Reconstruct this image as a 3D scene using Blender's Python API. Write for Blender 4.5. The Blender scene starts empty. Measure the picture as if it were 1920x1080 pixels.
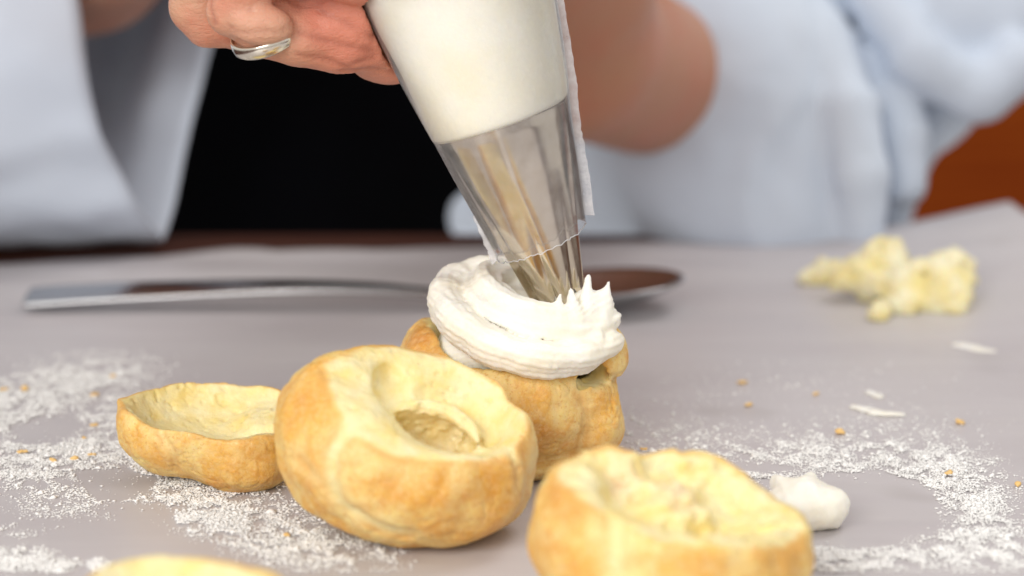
import bpy, math, random
import numpy as np
from mathutils import Vector

random.seed(7)
rng = np.random.default_rng(7)
SC = bpy.context.scene
COL = SC.collection
R = math.radians

# ------------------------------------------------------------------ camera
H = 0.186            # camera height above the table top (metres)
PITCH = R(13.0)
LENS = 80.0
FPX = 1920 * LENS / 36.0
cam_d = bpy.data.cameras.new('camera')
cam = bpy.data.objects.new('camera', cam_d)
COL.objects.link(cam)
cam.location = (0, 0, H)
cam.rotation_euler = (R(90) - PITCH, 0, 0)
cam_d.lens = LENS
cam_d.sensor_width = 36
cam_d.clip_start = 0.02
cam_d.clip_end = 30
cam_d.dof.use_dof = True
cam_d.dof.focus_distance = 0.594
cam_d.dof.aperture_fstop = 7.2
cam_d.dof.aperture_blades = 0
SC.camera = cam

# ------------------------------------------------------------------ world, lamps, exposure
world = bpy.data.worlds.new('World')
SC.world = world
world.use_nodes = True
bgn = world.node_tree.nodes['Background']
bgn.inputs[0].default_value = (1.0, 0.965, 0.935, 1)
bgn.inputs[1].default_value = 0.69


def area(name, loc, target, sx, sy, power, col):
    d = bpy.data.lights.new(name, 'AREA')
    d.shape = 'RECTANGLE'
    d.size = sx
    d.size_y = sy
    d.energy = power
    d.color = col
    o = bpy.data.objects.new(name, d)
    COL.objects.link(o)
    o.location = loc
    o.rotation_euler = (Vector(target) - Vector(loc)).to_track_quat('-Z', 'Y').to_euler()
    return o


area('window_light', (-0.42, -0.38, 0.55), (0, 0.62, 0.04), 0.70, 0.52, 10.0, (1.0, 0.97, 0.93))
area('ceiling_light', (0.55, 0.95, 1.15), (0.06, 0.72, 0.0), 0.5, 0.5, 4.2, (1.0, 0.99, 0.98))
SC.view_settings.view_transform = 'Standard'
SC.view_settings.look = 'None'
SC.view_settings.exposure = 0.0
SC.view_settings.gamma = 1
SC.cycles.max_bounces = 10
SC.cycles.transparent_max_bounces = 12
SC.cycles.use_denoising = True

CP, SP = math.cos(PITCH), math.sin(PITCH)
MM = 0.001


def P(px, py, d):
    """point (mm) seen at photo pixel px,py at depth d metres"""
    cx = (px - 960) / FPX * d
    cy = -(py - 540) / FPX * d
    return np.array([cx, d * CP + cy * SP, H - d * SP + cy * CP]) * 1000.0


def T(px, py, z=0.0):
    """point (mm) on the table plane seen at px,py (arrays allowed)"""
    px = np.asarray(px, float)
    py = np.asarray(py, float)
    dx = (px - 960) / FPX
    dy = -(py - 540) / FPX
    wy = CP + dy * SP
    wz = -SP + dy * CP
    t = (z - H) / wz
    return np.stack([dx * t, wy * t, np.full_like(t, z)], -1) * 1000.0


# ------------------------------------------------------------------ noise and implicit surfaces (numpy)
def perlin(x, y, z, seed=0):
    r = np.random.RandomState(seed)
    perm = r.permutation(256)
    perm = np.concatenate([perm, perm]).astype(np.int32)
    g = r.normal(size=(256, 3)).astype(np.float32)
    g /= np.linalg.norm(g, axis=1)[:, None]
    xi = np.floor(x).astype(np.int32); yi = np.floor(y).astype(np.int32); zi = np.floor(z).astype(np.int32)
    xf = (x - xi).astype(np.float32); yf = (y - yi).astype(np.float32); zf = (z - zi).astype(np.float32)
    xi &= 255; yi &= 255; zi &= 255
    u = xf * xf * xf * (xf * (xf * 6 - 15) + 10)
    v = yf * yf * yf * (yf * (yf * 6 - 15) + 10)
    w = zf * zf * zf * (zf * (zf * 6 - 15) + 10)

    def c(a, b, d):
        h = perm[perm[perm[(xi + a) & 255] + ((yi + b) & 255)] + ((zi + d) & 255)]
        gg = g[h]
        return gg[..., 0] * (xf - a) + gg[..., 1] * (yf - b) + gg[..., 2] * (zf - d)
    x00 = c(0, 0, 0) * (1 - u) + c(1, 0, 0) * u
    x10 = c(0, 1, 0) * (1 - u) + c(1, 1, 0) * u
    x01 = c(0, 0, 1) * (1 - u) + c(1, 0, 1) * u
    x11 = c(0, 1, 1) * (1 - u) + c(1, 1, 1) * u
    return ((x00 * (1 - v) + x10 * v) * (1 - w) + (x01 * (1 - v) + x11 * v) * w) * 1.6


def fbm(p, scale, octaves=3, seed=0, gain=0.5):
    """p (...,3) in mm, scale in mm per feature"""
    a = 1.0; f = 1.0 / scale; out = 0
    for o in range(octaves):
        out = out + a * perlin(p[..., 0] * f + 13.7 * o, p[..., 1] * f + 5.1, p[..., 2] * f - 7.3 * o, seed + o)
        a *= gain; f *= 2.03
    return out


def smin(a, b, k):
    h = np.clip(0.5 + 0.5 * (b - a) / k, 0, 1)
    return b * (1 - h) + a * h - k * h * (1 - h)


def smax(a, b, k):
    return -smin(-a, -b, k)


def ell(p, c, r, Rm=None):
    q = p - np.asarray(c, np.float32)
    if Rm is not None:
        q = q @ np.asarray(Rm, np.float32)      # columns of Rm = local axes in world
    r = np.asarray(r, np.float32)
    a = q / r
    k0 = np.sqrt((a * a).sum(-1)) + 1e-6
    b = a / r
    k1 = np.sqrt((b * b).sum(-1)) + 1e-6
    return k0 * (k0 - 1) / k1


def cap(p, a, b, ra, rb=None):
    rb = ra if rb is None else rb
    a = np.asarray(a, np.float32); b = np.asarray(b, np.float32)
    d = b - a
    t = np.clip(((p - a) @ d) / (d @ d), 0, 1)
    return np.sqrt(((p - a - t[..., None] * d) ** 2).sum(-1)) - (ra + (rb - ra) * t)


def chain(p, pts, rad, k=2.0):
    out = None
    for i in range(len(pts) - 1):
        c = cap(p, pts[i], pts[i + 1], rad[i], rad[i + 1])
        out = c if out is None else smin(out, c, k)
    return out


def polydist(p, pts):
    out = None
    for i in range(len(pts) - 1):
        c = cap(p, pts[i], pts[i + 1], 0.0)
        out = c if out is None else np.minimum(out, c)
    return out


def grid(lo, hi, h):
    ax = [np.arange(lo[i], hi[i] + h, h, dtype=np.float32) for i in range(3)]
    return np.stack(np.meshgrid(*ax, indexing='ij'), -1)


def surface_nets(F, lo, h):
    S = F < 0
    n = np.array(F.shape) - 1
    cnt = np.zeros(n, np.int8)
    for a in (0, 1):
        for b in (0, 1):
            for c in (0, 1):
                cnt += S[a:a + n[0], b:b + n[1], c:c + n[2]]
    act = (cnt > 0) & (cnt < 8)
    I = np.argwhere(act)
    idx = -np.ones(n, np.int32)
    idx[act] = np.arange(len(I))
    acc = np.zeros((len(I), 3), np.float64); num = np.zeros(len(I))
    corners = [(a, b, c) for a in (0, 1) for b in (0, 1) for c in (0, 1)]
    for A in corners:
        for ax in range(3):
            if A[ax] == 1:
                continue
            B = list(A); B[ax] = 1
            fa = F[I[:, 0] + A[0], I[:, 1] + A[1], I[:, 2] + A[2]]
            fb = F[I[:, 0] + B[0], I[:, 1] + B[1], I[:, 2] + B[2]]
            m = (fa < 0) != (fb < 0)
            t = np.where(m, fa / np.where(m, fa - fb, 1), 0)
            pos = np.tile(np.array(A, float), (len(I), 1))
            pos[:, ax] = t
            acc += pos * m[:, None]; num += m
    V = (I + acc / num[:, None]) * h + np.asarray(lo)
    quads = []
    for ax in range(3):
        o1, o2 = [(1, 2), (2, 0), (0, 1)][ax]
        sl0 = [slice(None)] * 3; sl1 = [slice(None)] * 3
        sl0[ax] = slice(0, -1); sl1[ax] = slice(1, None)
        s0 = S[tuple(sl0)]; s1 = S[tuple(sl1)]
        E = np.argwhere(s0 != s1)
        ok = (E[:, o1] > 0) & (E[:, o2] > 0) & (E[:, o1] < n[o1]) & (E[:, o2] < n[o2])
        E = E[ok]
        inside = s0[E[:, 0], E[:, 1], E[:, 2]]

        def cid(d1, d2):
            J = E.copy(); J[:, o1] -= d1; J[:, o2] -= d2
            return idx[J[:, 0], J[:, 1], J[:, 2]]
        q = np.stack([cid(1, 1), cid(0, 1), cid(0, 0), cid(1, 0)], 1)
        q[~inside] = q[~inside][:, ::-1]
        quads.append(q)
    return V, np.concatenate(quads)


def vnormals(V, Q):
    fn = np.cross(V[Q[:, 2]] - V[Q[:, 0]], V[Q[:, 3]] - V[Q[:, 1]])
    N = np.zeros_like(V)
    for k in range(4):
        for c in range(3):
            N[:, c] += np.bincount(Q[:, k], fn[:, c], len(V))
    return N / (np.linalg.norm(N, axis=1)[:, None] + 1e-9)


# ------------------------------------------------------------------ object helpers
def mesh_np(name, V, F, mat=None, smooth=True, attrs=None):
    """V in metres, F (n,k) faces"""
    me = bpy.data.meshes.new(name)
    F = np.asarray(F, np.int32)
    k = F.shape[1]
    me.vertices.add(len(V)); me.vertices.foreach_set('co', np.asarray(V, np.float32).ravel())
    me.loops.add(F.size); me.loops.foreach_set('vertex_index', F.ravel())
    me.polygons.add(len(F))
    me.polygons.foreach_set('loop_start', np.arange(0, F.size, k, dtype=np.int32))
    me.update(calc_edges=True)
    me.validate()
    me.polygons.foreach_set('use_smooth', np.full(len(me.polygons), smooth))
    for an, av in (attrs or {}).items():
        at = me.attributes.new(an, 'FLOAT', 'POINT')
        at.data.foreach_set('value', np.asarray(av, np.float32))
    if mat:
        me.materials.append(mat)
    return me


def link(name, me, parent=None, loc=(0, 0, 0), rot=(0, 0, 0)):
    o = bpy.data.objects.new(name, me)
    COL.objects.link(o)
    o.location = loc
    o.rotation_euler = rot
    if parent:
        o.parent = parent
    return o


def tag(o, label=None, cat=None, group=None, kind=None):
    if label: o['label'] = label
    if cat: o['category'] = cat
    if group: o['group'] = group
    if kind: o['kind'] = kind
    return o


def empty(name, loc_mm):
    o = bpy.data.objects.new(name, None)
    o.empty_display_size = 0.01
    COL.objects.link(o)
    o.location = Vector(loc_mm) * MM
    return o


def from_world(name, Vmm, F, mat, parent=None, origin=None, smooth=True, attrs=None):
    """mesh given in world mm; origin in mm (parent empties sit at that origin)"""
    if origin is None:
        origin = np.array([(Vmm[:, 0].min() + Vmm[:, 0].max()) / 2, (Vmm[:, 1].min() + Vmm[:, 1].max()) / 2, Vmm[:, 2].min()])
    me = mesh_np(name, (Vmm - origin) * MM, F, mat, smooth, attrs)
    return link(name, me, parent, (0, 0, 0) if parent else Vector(origin) * MM)


# ------------------------------------------------------------------ materials
class NT:
    def __init__(s, name):
        s.m = bpy.data.materials.new(name); s.m.use_nodes = True
        s.t = s.m.node_tree; s.b = s.t.nodes['Principled BSDF']; s.out = s.t.nodes['Material Output']
        s.co = s.t.nodes.new('ShaderNodeTexCoord')

    def n(s, ty, **kw):
        x = s.t.nodes.new(ty)
        for k, v in kw.items():
            setattr(x, k, v)
        return x

    def L(s, a, b):
        s.t.links.new(a, b)

    def noise(s, scale, detail=3, rough=0.5, vec=None, stretch=None, dist=0.0):
        x = s.n('ShaderNodeTexNoise')
        x.inputs['Scale'].default_value = scale; x.inputs['Detail'].default_value = detail
        x.inputs['Roughness'].default_value = rough; x.inputs['Distortion'].default_value = dist
        src = vec or s.co.outputs['Object']
        if stretch:
            mp = s.n('ShaderNodeMapping'); mp.inputs['Scale'].default_value = stretch
            s.L(src, mp.inputs[0]); src = mp.outputs[0]
        s.L(src, x.inputs['Vector'])
        return x.outputs['Fac']

    def ramp(s, fac, stops):
        x = s.n('ShaderNodeValToRGB')
        e = x.color_ramp.elements
        while len(e) < len(stops):
            e.new(0.5)
        for i, (p, c) in enumerate(stops):
            e[i].position = p
            e[i].color = (c, c, c, 1) if isinstance(c, (int, float)) else (*c, 1)
        s.L(fac, x.inputs[0])
        return x.outputs[0]

    def mix(s, fac, a, b, mode='MIX'):
        x = s.n('ShaderNodeMix', data_type='RGBA', blend_type=mode)
        for i, v in ((0, fac), (6, a), (7, b)):
            if isinstance(v, (int, float)):
                x.inputs[i].default_value = v
            elif isinstance(v, tuple):
                x.inputs[i].default_value = (*v, 1)
            else:
                s.L(v, x.inputs[i])
        return x.outputs[2]

    def attr(s, name):
        x = s.n('ShaderNodeAttribute', attribute_name=name)
        return x.outputs['Fac']

    def math(s, op, a, b):
        x = s.n('ShaderNodeMath', operation=op)
        for i, v in ((0, a), (1, b)):
            if isinstance(v, (int, float)): x.inputs[i].default_value = v
            else: s.L(v, x.inputs[i])
        return x.outputs[0]

    def bump(s, h, strength, dist, prev=None):
        x = s.n('ShaderNodeBump'); x.inputs['Strength'].default_value = strength
        x.inputs['Distance'].default_value = dist
        s.L(h, x.inputs['Height'])
        if prev: s.L(prev, x.inputs['Normal'])
        s.L(x.outputs[0], s.b.inputs['Normal'])
        return x.outputs[0]

    def set(s, **kw):
        for k, v in kw.items():
            k = k.replace('_', ' ')
            i = s.b.inputs[k]
            if hasattr(v, 'links') or hasattr(v, 'is_linked'): s.L(v, i)
            elif isinstance(v, tuple) and len(v) == 3 and i.type == 'RGBA': i.default_value = (*v, 1)
            else: i.default_value = v
        return s


def mat_puff():
    s = NT('baked_choux')
    big = s.noise(70, 3, 0.55, dist=0.6)
    mid = s.noise(210, 4, 0.6)
    fine = s.noise(900, 3, 0.6)
    crust = s.mix(s.ramp(big, [(0.40, 0.0), (0.60, 1.0)]), (0.91, 0.73, 0.28), (0.86, 0.49, 0.085))
    crust = s.mix(s.ramp(mid, [(0.47, 0.0), (0.66, 0.7)]), crust, (0.78, 0.35, 0.055))
    crust = s.mix(s.ramp(mid, [(0.30, 0.8), (0.48, 0.0)]), crust, (0.90, 0.67, 0.28))
    crust = s.mix(s.attr('brown'), crust, (0.58, 0.22, 0.032))
    crust = s.mix(s.attr('pale'), crust, (0.88, 0.72, 0.34))
    crust = s.mix(s.ramp(fine, [(0.42, 0.25), (0.55, 0.0)]), crust, (0.90, 0.72, 0.42))
    # fine irregular wrinkles and specks of the crust
    wn = s.noise(330, 4, 0.65, dist=1.4)
    crk = s.ramp(wn, [(0.44, 1.0), (0.50, 0.0), (0.56, 1.0)])
    crust = s.mix(s.math('MULTIPLY', s.math('SUBTRACT', 1.0, crk), s.ramp(big, [(0.42, 0.05), (0.6, 0.28)])), crust, (0.66, 0.30, 0.05))
    spk = s.ramp(s.noise(1300, 2, 0.5), [(0.60, 0.0), (0.68, 0.5)])
    crust = s.mix(spk, crust, (0.66, 0.30, 0.055))
    crumb = s.mix(s.ramp(s.noise(130, 4, 0.6), [(0.35, 0.0), (0.68, 1.0)]), (0.88, 0.79, 0.47), (0.86, 0.69, 0.26))
    crumb = s.mix(s.attr('deep'), crumb, s.mix(s.ramp(fine, [(0.4, 0.0), (0.6, 1.0)]), (0.84, 0.62, 0.34), (0.92, 0.78, 0.54)))
    col = s.mix(s.attr('crumb'), crust, crumb)
    col = s.mix(s.attr('toast'), col, (0.74, 0.40, 0.10))
    s.set(Base_Color=col, Roughness=0.42, Specular_IOR_Level=0.45)
    s.set(Subsurface_Weight=0.18, Subsurface_Scale=0.004)
    s.b.inputs['Subsurface Radius'].default_value = (1.0, 0.6, 0.25)
    b1 = s.bump(mid, 0.5, 0.0008)
    b2 = s.bump(crk, 0.22, 0.00035, b1)
    s.bump(fine, 0.5, 0.00035, b2)
    return s.m


def mat_cream(name='whipped_cream', col=(0.94, 0.92, 0.84), fleck=True):
    s = NT(name)
    c = s.mix(s.ramp(s.noise(60, 3), [(0.4, 0.0), (0.7, 1.0)]), col, (col[0] * 0.98, col[1] * 0.945, col[2] * 0.87))
    if fleck:
        v = s.n('ShaderNodeTexVoronoi'); v.inputs['Scale'].default_value = 210
        s.L(s.co.outputs['Object'], v.inputs['Vector'])
        f = s.ramp(v.outputs['Distance'], [(0.0, 1.0), (0.03, 1.0), (0.045, 0.0)])
        sel = s.ramp(v.outputs['Color'], [(0.0, 0.0), (0.86, 0.0), (0.88, 1.0)])
        c = s.mix(s.math('MULTIPLY', f, sel), c, (0.25, 0.18, 0.12))
    s.set(Base_Color=c, Roughness=0.5, Specular_IOR_Level=0.3, Subsurface_Weight=0.35, Subsurface_Scale=0.004)
    s.b.inputs['Subsurface Radius'].default_value = (1.0, 0.85, 0.6)
    s.bump(s.noise(700, 3, 0.6), 0.35, 0.0003)
    return s.m


def mat_skin():
    s = NT('skin')
    c = s.mix(s.ramp(s.noise(45, 4, 0.6), [(0.35, 0.0), (0.68, 1.0)]), (0.60, 0.33, 0.215), (0.66, 0.25, 0.165))
    c = s.mix(s.attr('red'), c, (0.66, 0.24, 0.165))
    c = s.mix(s.attr('tan'), c, (0.46, 0.21, 0.11))  # shade on the arms, painted as a darker skin colour
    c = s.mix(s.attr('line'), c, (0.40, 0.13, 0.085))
    c = s.mix(s.attr('light'), c, (0.66, 0.40, 0.28))
    s.set(Base_Color=c, Roughness=0.45, Specular_IOR_Level=0.4, Subsurface_Weight=0.25, Subsurface_Scale=0.006)
    s.b.inputs['Subsurface Radius'].default_value = (1.0, 0.35, 0.2)
    wr = s.noise(260, 4, 0.6, stretch=(1.0, 1.0, 2.6), dist=0.7)
    b1 = s.bump(wr, 0.6, 0.0008)
    v = s.n('ShaderNodeTexVoronoi', feature='DISTANCE_TO_EDGE'); v.inputs['Scale'].default_value = 900
    s.L(s.co.outputs['Object'], v.inputs['Vector'])
    s.bump(s.ramp(v.outputs['Distance'], [(0.0, 0.0), (0.25, 1.0)]), 0.25, 0.0002, b1)
    return s.m


def mat_cloth(name, a, b, bump=0.3):
    s = NT(name)
    c = s.mix(s.ramp(s.noise(14, 3), [(0.35, 0.0), (0.65, 1.0)]), a, b)
    s.set(Base_Color=c, Roughness=0.85, Specular_IOR_Level=0.15, Sheen_Weight=0.1)
    s.bump(s.noise(1500, 2), bump, 0.0003)
    return s.m


def mat_paper():
    s = NT('parchment_paper')
    lon = s.noise(9, 4, 0.6, stretch=(0.5, 3.0, 1.0))
    streak = s.noise(34, 4, 0.6, stretch=(0.6, 1.8, 1.0), dist=0.8)
    c = s.mix(s.ramp(lon, [(0.35, 0.0), (0.66, 1.0)]), (0.575, 0.55, 0.56), (0.52, 0.49, 0.505))
    c = s.mix(s.ramp(streak, [(0.5, 0.0), (0.75, 0.5)]), c, (0.60, 0.575, 0.575))
    # greasy translucent blotches
    c = s.mix(s.ramp(s.noise(22, 2), [(0.62, 0.0), (0.74, 0.4)]), c, (0.38, 0.35, 0.335))
    s.set(Base_Color=c, Roughness=0.42, Specular_IOR_Level=0.45)
    b1 = s.bump(s.noise(15, 3, 0.5, stretch=(0.8, 1.2, 1.0), dist=0.5), 0.5, 0.003)
    s.bump(s.noise(1400, 2, 0.6, stretch=(0.5, 1.6, 1.0)), 0.25, 0.00015, b1)
    return s.m


def mat_wood(name, a, b, rough, scale=6):
    s = NT(name)
    g = s.noise(scale, 6, 0.6, stretch=(1.0, 14.0, 14.0), dist=0.8)
    c = s.mix(s.ramp(g, [(0.35, 0.0), (0.65, 1.0)]), a, b)
    s.set(Base_Color=c, Roughness=rough)
    s.bump(g, 0.2, 0.0005)
    return s.m


def mat_metal(name, col, rough, brushed=None, streak=None):
    s = NT(name)
    c = col
    if streak:
        c = s.mix(s.ramp(s.noise(*streak), [(0.38, 0.0), (0.62, 1.0)]), col, tuple(x * 0.80 for x in col))
    s.set(Base_Color=c, Metallic=1.0, Roughness=rough)
    sm = s.noise(160, 4, 0.6)
    s.L(s.ramp(sm, [(0.3, rough * 0.8), (0.7, rough * 1.35)]), s.b.inputs['Roughness'])
    if brushed:
        s.bump(s.noise(900, 2, 0.5, stretch=brushed), 0.12, 0.0002)
    return s.m


def mat_plastic(name, haze, rough=0.18, tint=(0.95, 0.95, 0.96)):
    s = NT(name)
    t = s.t
    t.nodes.remove(s.b)
    tr = s.n('ShaderNodeBsdfTransparent'); tr.inputs[0].default_value = (*tint, 1)
    df = s.n('ShaderNodeBsdfDiffuse'); df.inputs[0].default_value = (0.88, 0.88, 0.90, 1)
    gl = s.n('ShaderNodeBsdfGlossy'); gl.inputs[0].default_value = (1, 1, 1, 1); gl.inputs['Roughness'].default_value = rough
    fr = s.n('ShaderNodeFresnel'); fr.inputs[0].default_value = 1.22
    m1 = s.n('ShaderNodeMixShader'); m2 = s.n('ShaderNodeMixShader')
    hz = s.ramp(s.noise(320, 4, 0.6), [(0.3, haze * 0.7), (0.7, haze * 1.4)])
    s.L(hz, m1.inputs[0]); s.L(tr.outputs[0], m1.inputs[1]); s.L(df.outputs[0], m1.inputs[2])
    s.L(fr.outputs[0], m2.inputs[0]); s.L(m1.outputs[0], m2.inputs[1]); s.L(gl.outputs[0], m2.inputs[2])
    bp = s.n('ShaderNodeBump'); bp.inputs['Strength'].default_value = 0.35; bp.inputs['Distance'].default_value = 0.0006
    s.L(s.noise(110, 4, 0.6), bp.inputs['Height'])
    for x in (gl, df, fr):
        s.L(bp.outputs[0], x.inputs['Normal'])
    s.L(m2.outputs[0], s.out.inputs[0])
    return s.m


M_PUFF = mat_puff()
M_CREAM = mat_cream()
M_FILL = mat_cream('cream_in_bag', (0.97, 0.945, 0.83), fleck=True)
M_SKIN = mat_skin()
M_SHIRT = mat_cloth('pale_blue_cotton', (0.63, 0.70, 0.80), (0.60, 0.67, 0.78))
M_APRON = mat_cloth('black_cotton', (0.0012, 0.0012, 0.0015), (0.002, 0.002, 0.003), 0.1)
M_APRON.node_tree.nodes['Principled BSDF'].inputs['Specular IOR Level'].default_value = 0.03
M_APRON.node_tree.nodes['Principled BSDF'].inputs['Sheen Weight'].default_value = 0.0
M_PAPER = mat_paper()
M_TABLE = mat_wood('dark_stained_wood', (0.075, 0.024, 0.014), (0.045, 0.014, 0.008), 0.7)
M_TABLE.node_tree.nodes['Principled BSDF'].inputs['Specular IOR Level'].default_value = 0.2
M_WALL = mat_wood('orange_brown_wood', (0.28, 0.055, 0.006), (0.19, 0.028, 0.004), 0.9, 3)
M_WALL.node_tree.nodes['Principled BSDF'].inputs['Specular IOR Level'].default_value = 0.05
M_STEEL = mat_metal('stainless_steel', (0.46, 0.46, 0.47), 0.18)
M_NOZ = mat_metal('brushed_nozzle_steel', (0.70, 0.62, 0.50), 0.17, streak=(40, 2))
M_RING = mat_metal('white_gold', (0.82, 0.77, 0.66), 0.2)
M_FILM = mat_plastic('clear_bag_film', 0.13)
M_SEAM = mat_plastic('welded_bag_seam', 0.36, 0.25)
M_FLOUR = NT('flour').set(Base_Color=(0.96, 0.955, 0.94), Roughness=0.9, Specular_IOR_Level=0.1).m
s = NT('soft_dough')
s.set(Base_Color=s.mix(s.ramp(s.noise(90, 3), [(0.38, 0.0), (0.62, 1.0)]), (0.88, 0.83, 0.58), (0.86, 0.74, 0.33)), Roughness=0.6, Subsurface_Weight=0.2, Subsurface_Scale=0.004)
s.bump(s.noise(300, 3, 0.5), 0.3, 0.0008)
M_DOUGH = s.m
s = NT('toasted_crumb')
s.set(Base_Color=s.mix(s.noise(500, 2), (0.86, 0.62, 0.28), (0.78, 0.46, 0.13)), Roughness=0.6)
M_CRUMB = s.m

# ------------------------------------------------------------------ setting: table, paper, wall behind
def box_mesh(lo, hi):
    x0, y0, z0 = lo; x1, y1, z1 = hi
    V = np.array([(x, y, z) for z in (z0, z1) for y in (y0, y1) for x in (x0, x1)], float)
    F = np.array([(0, 2, 3, 1), (4, 5, 7, 6), (0, 1, 5, 4), (2, 6, 7, 3), (0, 4, 6, 2), (1, 3, 7, 5)])
    return V, F


def bevel(o, w, seg=3):
    m = o.modifiers.new('bevel', 'BEVEL'); m.width = w; m.segments = seg


tab = empty('table', (0, 500, -31))
tag(tab, 'dark brown wooden table top under the paper, its far edge showing behind the spoon', 'table')
tb_y1 = 908.0
pl = [(-60, 300), (300, 560), (560, tb_y1)]
for (a, b) in pl:
    V, F = box_mesh((-620, a + 0.6, -30), (560, b - 0.6, -0.6))
    o = from_world('board', V, F, M_TABLE, tab, origin=np.array([0, 500, -31]), smooth=False)
    bevel(o, 0.003)
V, F = box_mesh((-2500, 2300, -900), (2500, 2340, 1500))
bk = from_world('wall', V, F, M_WALL)
tag(bk, 'blurred orange brown wooden wall behind the cook', 'wall', kind='structure')

# paper sheet
edge_px = np.array([(-60, 499), (0, 497), (100, 492), (190, 489), (300, 486), (390, 478), (440, 474), (480, 474), (520, 477), (620, 471), (700, 473), (790, 468), (900, 464), (1000, 461),
                    (1100, 459), (1400, 456), (1520, 449), (1640, 434), (1760, 410), (1892, 381)])
NX, NY = 240, 170
us = np.linspace(0, 1, NX)
# back edge in 3D: on the table up to px 1400, then lifting while receding little
ex = np.interp(np.linspace(-60, 1892, NX), edge_px[:, 0], edge_px[:, 0])
ey = np.interp(ex, edge_px[:, 0], edge_px[:, 1])
on = T(ex, np.maximum(ey, 455))
back = np.zeros((NX, 3))
for i in range(NX):
    if ex[i] <= 1400:
        back[i] = T(ex[i], ey[i])
    else:
        yy = T(1400, 456)[1] + (ex[i] - 1400) * 0.012
        d = (yy / 1000 - 0) / CP          # depth from y and row
        cy = -(ey[i] - 540) / FPX
        d = (yy / 1000) / (CP + cy * SP)
        back[i] = P(ex[i], ey[i], d)
front = np.zeros((NX, 3))
front[:, 0] = np.linspace(-260, 330, NX)
front[:, 1] = 180
V = np.zeros((NX, NY, 3))
for j, v in enumerate(np.linspace(0, 1, NY)):
    w = v
    V[:, j, 0] = front[:, 0] * (1 - w) + back[:, 0] * w
    V[:, j, 1] = front[:, 1] * (1 - w) + back[:, 1] * w
    V[:, j, 2] = back[:, 2] * np.clip((w - 0.62) / 0.38, 0, 1) ** 1.8
P3 = V.reshape(-1, 3)
wv = fbm(P3 * np.array([0.6, 1, 1]), 90, 3, 21) * 0.5
far = np.clip((P3[:, 1] - 690) / 180, 0, 1)
wv2 = np.abs(fbm(P3 * np.array([0.35, 1.3, 1]), 46, 2, 33)) * 1.9 * far
P3[:, 2] += 0.5 + np.clip(wv, -0.25, 1) * (0.25 + 0.8 * far) + wv2
P3[:, 1] += 1.2 * fbm(P3, 30, 2, 5) * far
F = []
ii, jj = np.meshgrid(np.arange(NX - 1), np.arange(NY - 1), indexing='ij')
a = (ii * NY + jj).ravel()
F = np.stack([a, a + NY, a + NY + 1, a + 1], 1)
paper = from_world('parchment_paper', P3, F, M_PAPER, origin=np.array([0, 500, 0.0]))
sm = paper.modifiers.new('thickness', 'SOLIDIFY'); sm.thickness = 0.00025; sm.offset = -1
tag(paper, 'large sheet of pale grey parchment paper with a lifted far corner, spread over the table', 'paper')

# surface height helper on the flat part of the paper
ZP = 0.9


def paper_z(x, y):
    d = (P3[:, 0] - x) ** 2 + (P3[:, 1] - y) ** 2
    return P3[np.argmin(d), 2]


# ------------------------------------------------------------------ cream puffs
def rotframe(n, xhint=(1, 0, 0)):
    n = np.asarray(n, float); n /= np.linalg.norm(n)
    x = np.asarray(xhint, float); x = x - n * (x @ n); x /= np.linalg.norm(x)
    return np.stack([x, np.cross(n, x), n], 1)      # columns x,y,n


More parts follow.
